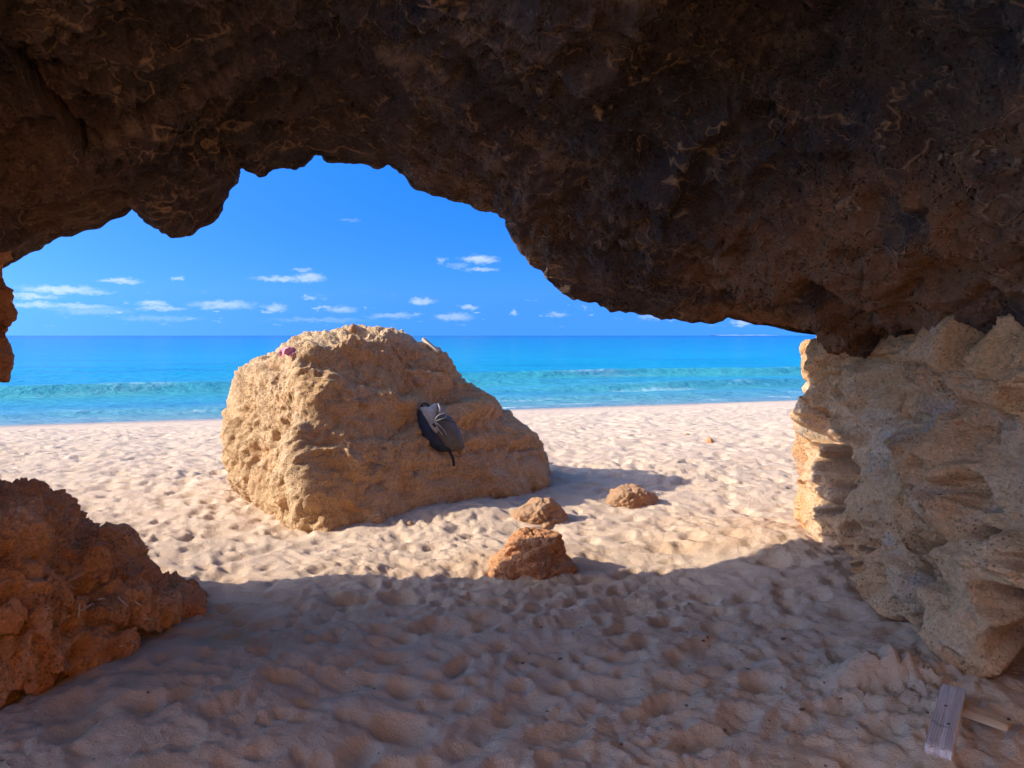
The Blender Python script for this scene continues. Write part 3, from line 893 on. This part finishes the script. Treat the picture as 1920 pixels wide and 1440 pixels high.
small_rock('rock', 1003, 1082, 150, 88, 4, 'crumbling orange rock standing on the edge of the cave shadow', M_OUTCROP, 7, 4, .35)
small_rock('rock', 1018, 984, 104, 46, 7, 'low tan rock half buried in sand close to the boulder', M_STONE, 6, 2, .2)
small_rock('rock', 1188, 950, 84, 38, 8, 'knobbly tan rock at the tip of the boulder shadow', M_STONE, 6, 4, .1)
small_rock('stone', 1332, 831, 15, 10, 11, 'small dark orange stone alone on the open beach sand', M_OUTCROP, 4, 1, cat='stone')
small_rock('stone', 1290, 820, 14, 8, 12, 'small pale orange stone alone on the open beach sand', M_STONE, 4, 1, cat='stone')
small_rock('stone', 768, 990, 15, 13, 13, 'small tan stone on sand at the foot of the boulder', M_STONE, 4, 1, cat='stone')
for (px, py, w, h, s, lab) in ((678, 762, 26, 11, 15, 'flat pale stone lying on a ledge of the boulder'), (661, 612, 14, 14, 16, 'tiny pointed stone on the very top of the boulder'),
                               (780, 722, 22, 12, 17, 'pale stone lying below the stick on the boulder')):
    loc, nn_ = hit_boulder(px, py if py > 620 else 622)
    small_rock('stone', px, py, w, h, s, lab, M_STONE, 4, 1, .5 if s == 16 else 0, on=tuple(loc), cat='stone')

# ------------------------------------------------------------------ backpack
def tube(path, rad, name, flat=1.0, seg=8):
    path = [Vector(p) for p in path]
    pts = []
    for i in range(len(path) - 1):   # catmull-rom
        p0, p1, p2, p3 = path[max(i - 1, 0)], path[i], path[i + 1], path[min(i + 2, len(path) - 1)]
        for j in range(6):
            t = j / 6
            pts.append(.5 * ((2 * p1) + (p2 - p0) * t + (2 * p0 - 5 * p1 + 4 * p2 - p3) * t * t + (3 * p1 - p0 - 3 * p2 + p3) * t ** 3))
    pts.append(path[-1])
    v, fa = [], []
    up = Vector((0, 0, 1))
    for i, p in enumerate(pts):
        tg = (pts[min(i + 1, len(pts) - 1)] - pts[max(i - 1, 0)]).normalized()
        a = tg.cross(up)
        if a.length < .05: a = tg.cross(Vector((1, 0, 0)))
        a.normalize(); b = a.cross(tg)
        for k in range(seg):
            th = 2 * math.pi * k / seg
            v.append(p + a * math.cos(th) * rad + b * math.sin(th) * rad * flat)
    for i in range(len(pts) - 1):
        for k in range(seg):
            fa.append((i * seg + k, i * seg + (k + 1) % seg, (i + 1) * seg + (k + 1) % seg, (i + 1) * seg + k))
    me = bpy.data.meshes.new(name); me.from_pydata([tuple(x) for x in v], [], fa)
    bm = bmesh.new(); bm.from_mesh(me); bmesh.ops.holes_fill(bm, edges=bm.edges); bm.to_mesh(me); bm.free()
    return me

def fabric(name, col, rough=.8):
    m = Mat(name, rough, .3)
    m.color(m.mix(m.ramp(m.noise(9, 4), .3, .7), tuple(c * .82 for c in col), tuple(min(c * 1.15, 1) for c in col)))
    n1 = m.bump(m.noise(14, 5, .6), .02, .7)
    m.bump(m.noise(400, 2), .001, .6, n1)
    return m.m

def dome(outline, z0, hgt, seed, rings=26, per=96, fold=.012, power=.55):
    """cushion raised over a closed outline (local x, y), z up"""
    o = np.array(outline, float); o2 = np.concatenate([o, o[:1]])
    L = np.concatenate([[0], np.cumsum(np.hypot(*np.diff(o2, axis=0).T))])
    a = np.linspace(0, L[-1], per, endpoint=False)
    ox, oy = np.interp(a, L, o2[:, 0]), np.interp(a, L, o2[:, 1])
    k = np.array([1, 2, 3, 2, 1]) / 9.
    ox = np.convolve(np.concatenate([ox[-2:], ox, ox[:2]]), k, 'valid'); oy = np.convolve(np.concatenate([oy[-2:], oy, oy[:2]]), k, 'valid')
    c = np.array([ox.mean(), oy.mean()])
    v = []
    for j in range(rings):
        f = 1 - j / (rings - 1)
        rr = max(f, .001)
        zz = z0 + hgt * (1 - rr ** 2.6) ** power
        v.append(np.stack([c[0] + (ox - c[0]) * rr, c[1] + (oy - c[1]) * rr, np.full(per, zz)], 1))
    v.insert(0, np.stack([c[0] + (ox - c[0]) * .9, c[1] + (oy - c[1]) * .9, np.full(per, z0 - .05)], 1))
    v = np.array(v); nr = len(v)
    flat = v.reshape(-1, 3)
    nz_ = fbm(flat.astype(f32) * np.array([9, 5, 6], f32) + seed, 3, .55, ridged=True)
    flat[:, 2] += fold * nz_ * np.repeat(np.concatenate([[0], np.linspace(.4, 1, nr - 1)]), per)
    idx = np.arange(nr * per).reshape(nr, per); nx = np.roll(idx, -1, 1)
    fa = np.stack([idx[:-1], nx[:-1], nx[1:], idx[1:]], -1).reshape(-1, 4)
    return raw_mesh('cushion', flat, fa)

def backpack():
    loc, nrm = hit_boulder(827, 806)
    sc_ = loc.y / F_PX * 1.03
    o = add_obj('backpack', None, label='dark grey backpack with a tied drawstring resting on the boulder', cat='backpack')
    up = Vector((0, 0, 1)); zax = (nrm * .55 + Vector((.10, -.80, .28))).normalized()
    xax = up.cross(zax).normalized(); yax = zax.cross(xax)
    o.matrix_world = Matrix.Translation(loc + zax * .015) @ Matrix((xax, yax, zax)).transposed().to_4x4()
    K = sc_ * 1.06
    def L(px, py): return ((px - 827) * K, (806 - py) * K * 1.06)
    body = [L(*p) for p in ((794, 774), (806, 768), (819, 766), (831, 777), (845, 787), (853, 800), (861, 818), (866, 838), (852, 843), (835, 844), (820, 838), (806, 822), (797, 802), (792, 786))]
    grey = fabric('backpack_grey_cloth', (.12, .112, .105)); light = fabric('backpack_light_cloth', (.33, .325, .31)); navy = fabric('backpack_navy_cloth', (.030, .040, .065)); black = fabric('backpack_black_webbing', (.028, .026, .026))
    add_obj('body', dome(body, 0, .15, 2.0), grey, o)
    side = [L(*p) for p in ((788, 772), (796, 770), (803, 790), (811, 812), (822, 832), (836, 845), (822, 845), (806, 838), (793, 822), (786, 802), (785, 785))]
    add_obj('back_panel', dome(side, .02, .11, 5.0, fold=.006), navy, o)
    flap = [L(*p) for p in ((789, 772), (803, 772), (819, 765), (821, 778), (818, 793), (811, 801), (815, 812), (821, 822), (815, 821), (804, 812), (798, 797))]
    add_obj('top_flap', dome(flap, .075, .082, 8.0, fold=.012, power=.4), light, o)
    fold = [L(*p) for p in ((820, 766), (832, 779), (829, 790), (817, 796), (819, 780))]
    add_obj('flap_fold', dome(fold, .10, .055, 11.0, fold=.005), fabric('backpack_mid_cloth', (.26, .25, .235)), o)
    zt = .168
    kx, ky = L(811, 801)
    def Q(px, py, z): x, y = L(px, py); return (x, y, z)
    add_obj('drawstring_loop', tube([Q(811, 800, zt), Q(818, 792, zt + .02), (Q(831, 789, zt + .015)), Q(830, 795, zt + .012), Q(820, 799, zt + .015), Q(812, 801, zt)], .0055, 'loop'), light, o)
    add_obj('drawstring_tail', tube([Q(811, 801, zt), Q(818, 808, zt + .006), Q(825, 815, zt - .002), Q(830, 823, zt - .012)], .0055, 'tail'), light, o)
    add_obj('drawstring_tail', tube([Q(811, 802, zt), Q(815, 812, zt + .004), Q(820, 819, zt - .004), Q(823, 823, zt - .012)], .0055, 'tail'), light, o)
    add_obj('toggle', tube([Q(808, 805, zt + .003), Q(812, 810, zt + .003)], .012, 'toggle'), black, o)
    add_obj('handle', tube([Q(791, 773, .09), Q(795, 768, .12), Q(803, 770, .13), Q(805, 776, .12)], .008, 'handle', .5), black, o)
    add_obj('seam', tube([Q(812, 800, .162), Q(828, 799, .163), Q(842, 800, .13), Q(852, 799, .07)], .003, 'seam'), black, o)
    # strap hanging down the rock
    pts = []
    inv = o.matrix_world.inverted()
    for (px, py, off) in ((826, 836, .07), (836, 846, .05), (843, 856, .035), (847, 866, .032), (848, 876, .03)):
        l2, n2 = hit_boulder(px, py); pts.append(inv @ (l2 + n2 * off))
    add_obj('strap', tube(pts, .013, 'strap', .35), black, o)
backpack()

# ------------------------------------------------------------------ things left on the boulder
def crumple(name, px, py, wpx, hpx, mat, label, cat, seed):
    loc, nrm = hit_boulder(px, py)
    w = wpx / F_PX * loc.y
    n = 40
    u, vv = np.meshgrid(np.linspace(-1, 1, n), np.linspace(-1, 1, n), indexing='ij')
    p = np.stack([u.ravel() * w / 2, vv.ravel() * w * .35, 0 * u.ravel()], 1)
    p[:, 2] = .035 + .05 * fbm((p * 14 + seed).astype(f32), 3, .6, ridged=True) * 1.0 - .03 * (u.ravel() ** 2 + vv.ravel() ** 2)
    p[:, :2] *= (1 + .25 * perlin((p * 9 + seed).astype(f32)))[:, None]
    me = raw_mesh(name, p, grid_faces(n, n))
    o = add_obj(name, me, mat, label=label, cat=cat)
    o.rotation_euler = (R(28), 0, R(12)); o.location = loc + Vector((0, 0, .01))
    md = o.modifiers.new('thick', 'SOLIDIFY'); md.thickness = .004
crumple('pink_cloth', 541, 668, 30, 14, fabric('pink_cloth', (.78, .30, .36)), 'crumpled pink cloth lying on the upper left of the boulder', 'cloth', 4.0)

def board_mesh(lx, ly, lz, seed, n=(40, 14, 4), rough=.003):
    bm = bmesh.new()
    bmesh.ops.create_cube(bm, size=1.0)
    bmesh.ops.bevel(bm, geom=list(bm.edges), offset=.06, segments=2, affect='EDGES', profile=.6)
    bmesh.ops.subdivide_edges(bm, edges=list(bm.edges), cuts=5, use_grid_fill=True)
    v = np.array([x.co[:] for x in bm.verts]) * np.array([lx, ly, lz])
    # undo stretched bevels on the long sides
    nn_ = fbm((v * 28 + seed).astype(f32), 3)
    endw = sstep(.40, .5, np.abs(v[:, 0]) / lx)
    v[:, 2] += rough * nn_
    v[:, 0] += endw * .012 * perlin((v * 60 + seed).astype(f32))
    for q, w in zip(bm.verts, v): q.co = w
    me = bpy.data.meshes.new('board'); bm.to_mesh(me); bm.free()
    return me

def wood(name, a, b, s=1.0):
    m = Mat(name, .85, .2)
    g = m.noise(22 * s, 5, .65, stretch=(.12, 2.2, 1.0))
    c = m.mix(m.ramp(g, .32, .62), a, b)
    c = m.mix(m.ramp(m.noise(13, 4), .62, .72, 0, .6), c, tuple(x * .45 for x in b))
    m.color(c)
    wv = m.nt.nodes.new('ShaderNodeTexWave'); wv.bands_direction = 'Y'
    wv.inputs['Scale'].default_value = 36 * s; wv.inputs['Distortion'].default_value = 2.2; wv.inputs['Detail'].default_value = 2
    mp = m.nt.nodes.new('ShaderNodeMapping'); mp.inputs['Scale'].default_value = (.12, 1, 1)
    m.link(m.tc, mp.inputs[0]); m.link(mp.outputs[0], wv.inputs[0])
    n1 = m.bump(wv.outputs['Fac'], .002, .6)
    m.bump(g, .005, .8, n1)
    return m.m

loc, nrm = hit_boulder(808, 653)
stick = add_obj('driftwood_stick', board_mesh(.24, .045, .03, 3.0), wood('pale_driftwood', (.62, .50, .36), (.52, .40, .28)), label='short pale driftwood stick lying on the upper right of the boulder', cat='stick')
d_ = (Vector(P(822, 664, loc.y - .05)) - Vector(P(796, 641, loc.y + .05))).normalized()
stick.matrix_world = Matrix.Translation(loc + Vector((0, -.02, .03))) @ d_.to_track_quat('X', 'Z').to_matrix().to_4x4()

# two weathered boards on the cave floor
def lay_board(name, p_far, p_near, wpx, thick, z0, z1, mat, label, seed):
    a, b = Vector(PG(*p_far, z0)), Vector(PG(*p_near, z1))
    mid = (a + b) / 2
    o = add_obj(name, board_mesh((b - a).length, wpx / F_PX * mid.y, thick, seed), mat, label=label, cat='board')
    o.matrix_world = Matrix.Translation(mid - Vector((0, 0, thick / 2))) @ (b - a).normalized().to_track_quat('X', 'Z').to_matrix().to_4x4()
    return o
gz = float(sand_z(MOUND[0] + .3, MOUND[1] - .02)[0])
bd = lay_board('wooden_board', (1789, 1286), (1760, 1400), 44, .035, gz + .075, gz + .10, wood('grey_weathered_wood', (.62, .54, .50), (.43, .36, .325)), 'weathered grey board with ridged grain beside the dug sand heap', 1.0)
def nail_hole(board, u, w):
    me = tube([(u, w, 0), (u, w, .0185)], .006, 'nail_head')
    add_obj('nail_head', me, fabric('rusty_iron', (.05, .03, .025)), board)
nail_hole(bd, .09, .012); nail_hole(bd, -.07, -.01)
bd2 = lay_board('wooden_board', (1806, 1322), (1893, 1352), 34, .03, gz + .055, gz + .05, wood('tan_weathered_wood', (.55, .39, .24), (.40, .26, .15)), 'tan broken board lying at right angles against the grey board', 2.0)
nail_hole(bd2, .07, .008)

# dry twigs on the outcrop
def hit_outcrop(px, py):
    o = Vector((0, 0, CAM_Z)); d = (Vector(P(px, py, 5.0)) - o).normalized()
    l, n, i, ds = O_TREE.ray_cast(o, d)
    return (l, n) if l is not None else (Vector(P(px, py, 3.6)), Vector((0, 0, 1)))
M_TWIG = wood('dry_twig', (.62, .48, .36), (.50, .37, .26), 3)
for i, pts in enumerate((((149, 1162), (153, 1134)), ((156, 1146), (173, 1135)), ((226, 1124), (238, 1140)),
                         ((222, 1213), (232, 1213)), ((245, 1199), (256, 1207)), ((270, 1160), (282, 1162)), ((188, 1128), (205, 1124)), ((60, 1222), (52, 1230)), ((250, 1128), (268, 1138)))):
    pp = []
    for (a, b) in pts:
        l, n = hit_outcrop(a, b); pp.append(l + n * .012 + Vector((0, -.008, .006)))
    add_obj('twig', tube(pp, .004, 'twig'), M_TWIG, label='dry pale twig lying on the orange rock outcrop', cat='twig', group='dry twigs on the rock outcrop')

# crumbs of stone and shell on the sand
def build_crumbs():
    r = np.random.default_rng(5)
    d, fa = ico(1)
    V, Fc = [], []
    n = 0
    for _ in range(600):
        y = r.uniform(2.3, 9) ** 1.0; x = r.uniform(-.75, .75) * y
        if r.random() < .5: x, y = r.normal(1.3, .5), r.normal(3.2, .7)
        if y < 2 or abs(x) > .75 * y: continue
        s = r.lognormal(-5.5, .45)
        s = min(s, .018)
        z = float(sand_z(x, y)[0])
        v = d * (s * r.uniform(.6, 1.2, (len(d), 1))) * np.array([1, r.uniform(.6, 1), .6]) + np.array([x, y, z + s * .25])
        V.append(v); Fc.append(fa + n); n += len(d)
    return raw_mesh('sand_crumbs', np.concatenate(V), np.concatenate(Fc))
cm = build_crumbs()
add_obj('sand_crumbs', cm, rock_mat('crumb', (.42, .28, .18), (.30, .2, .14), (.55, .42, .3), (.4, .3, .2), 0, s=6), label='scattered crumbs of stone and shell on the sand', kind='stuff')
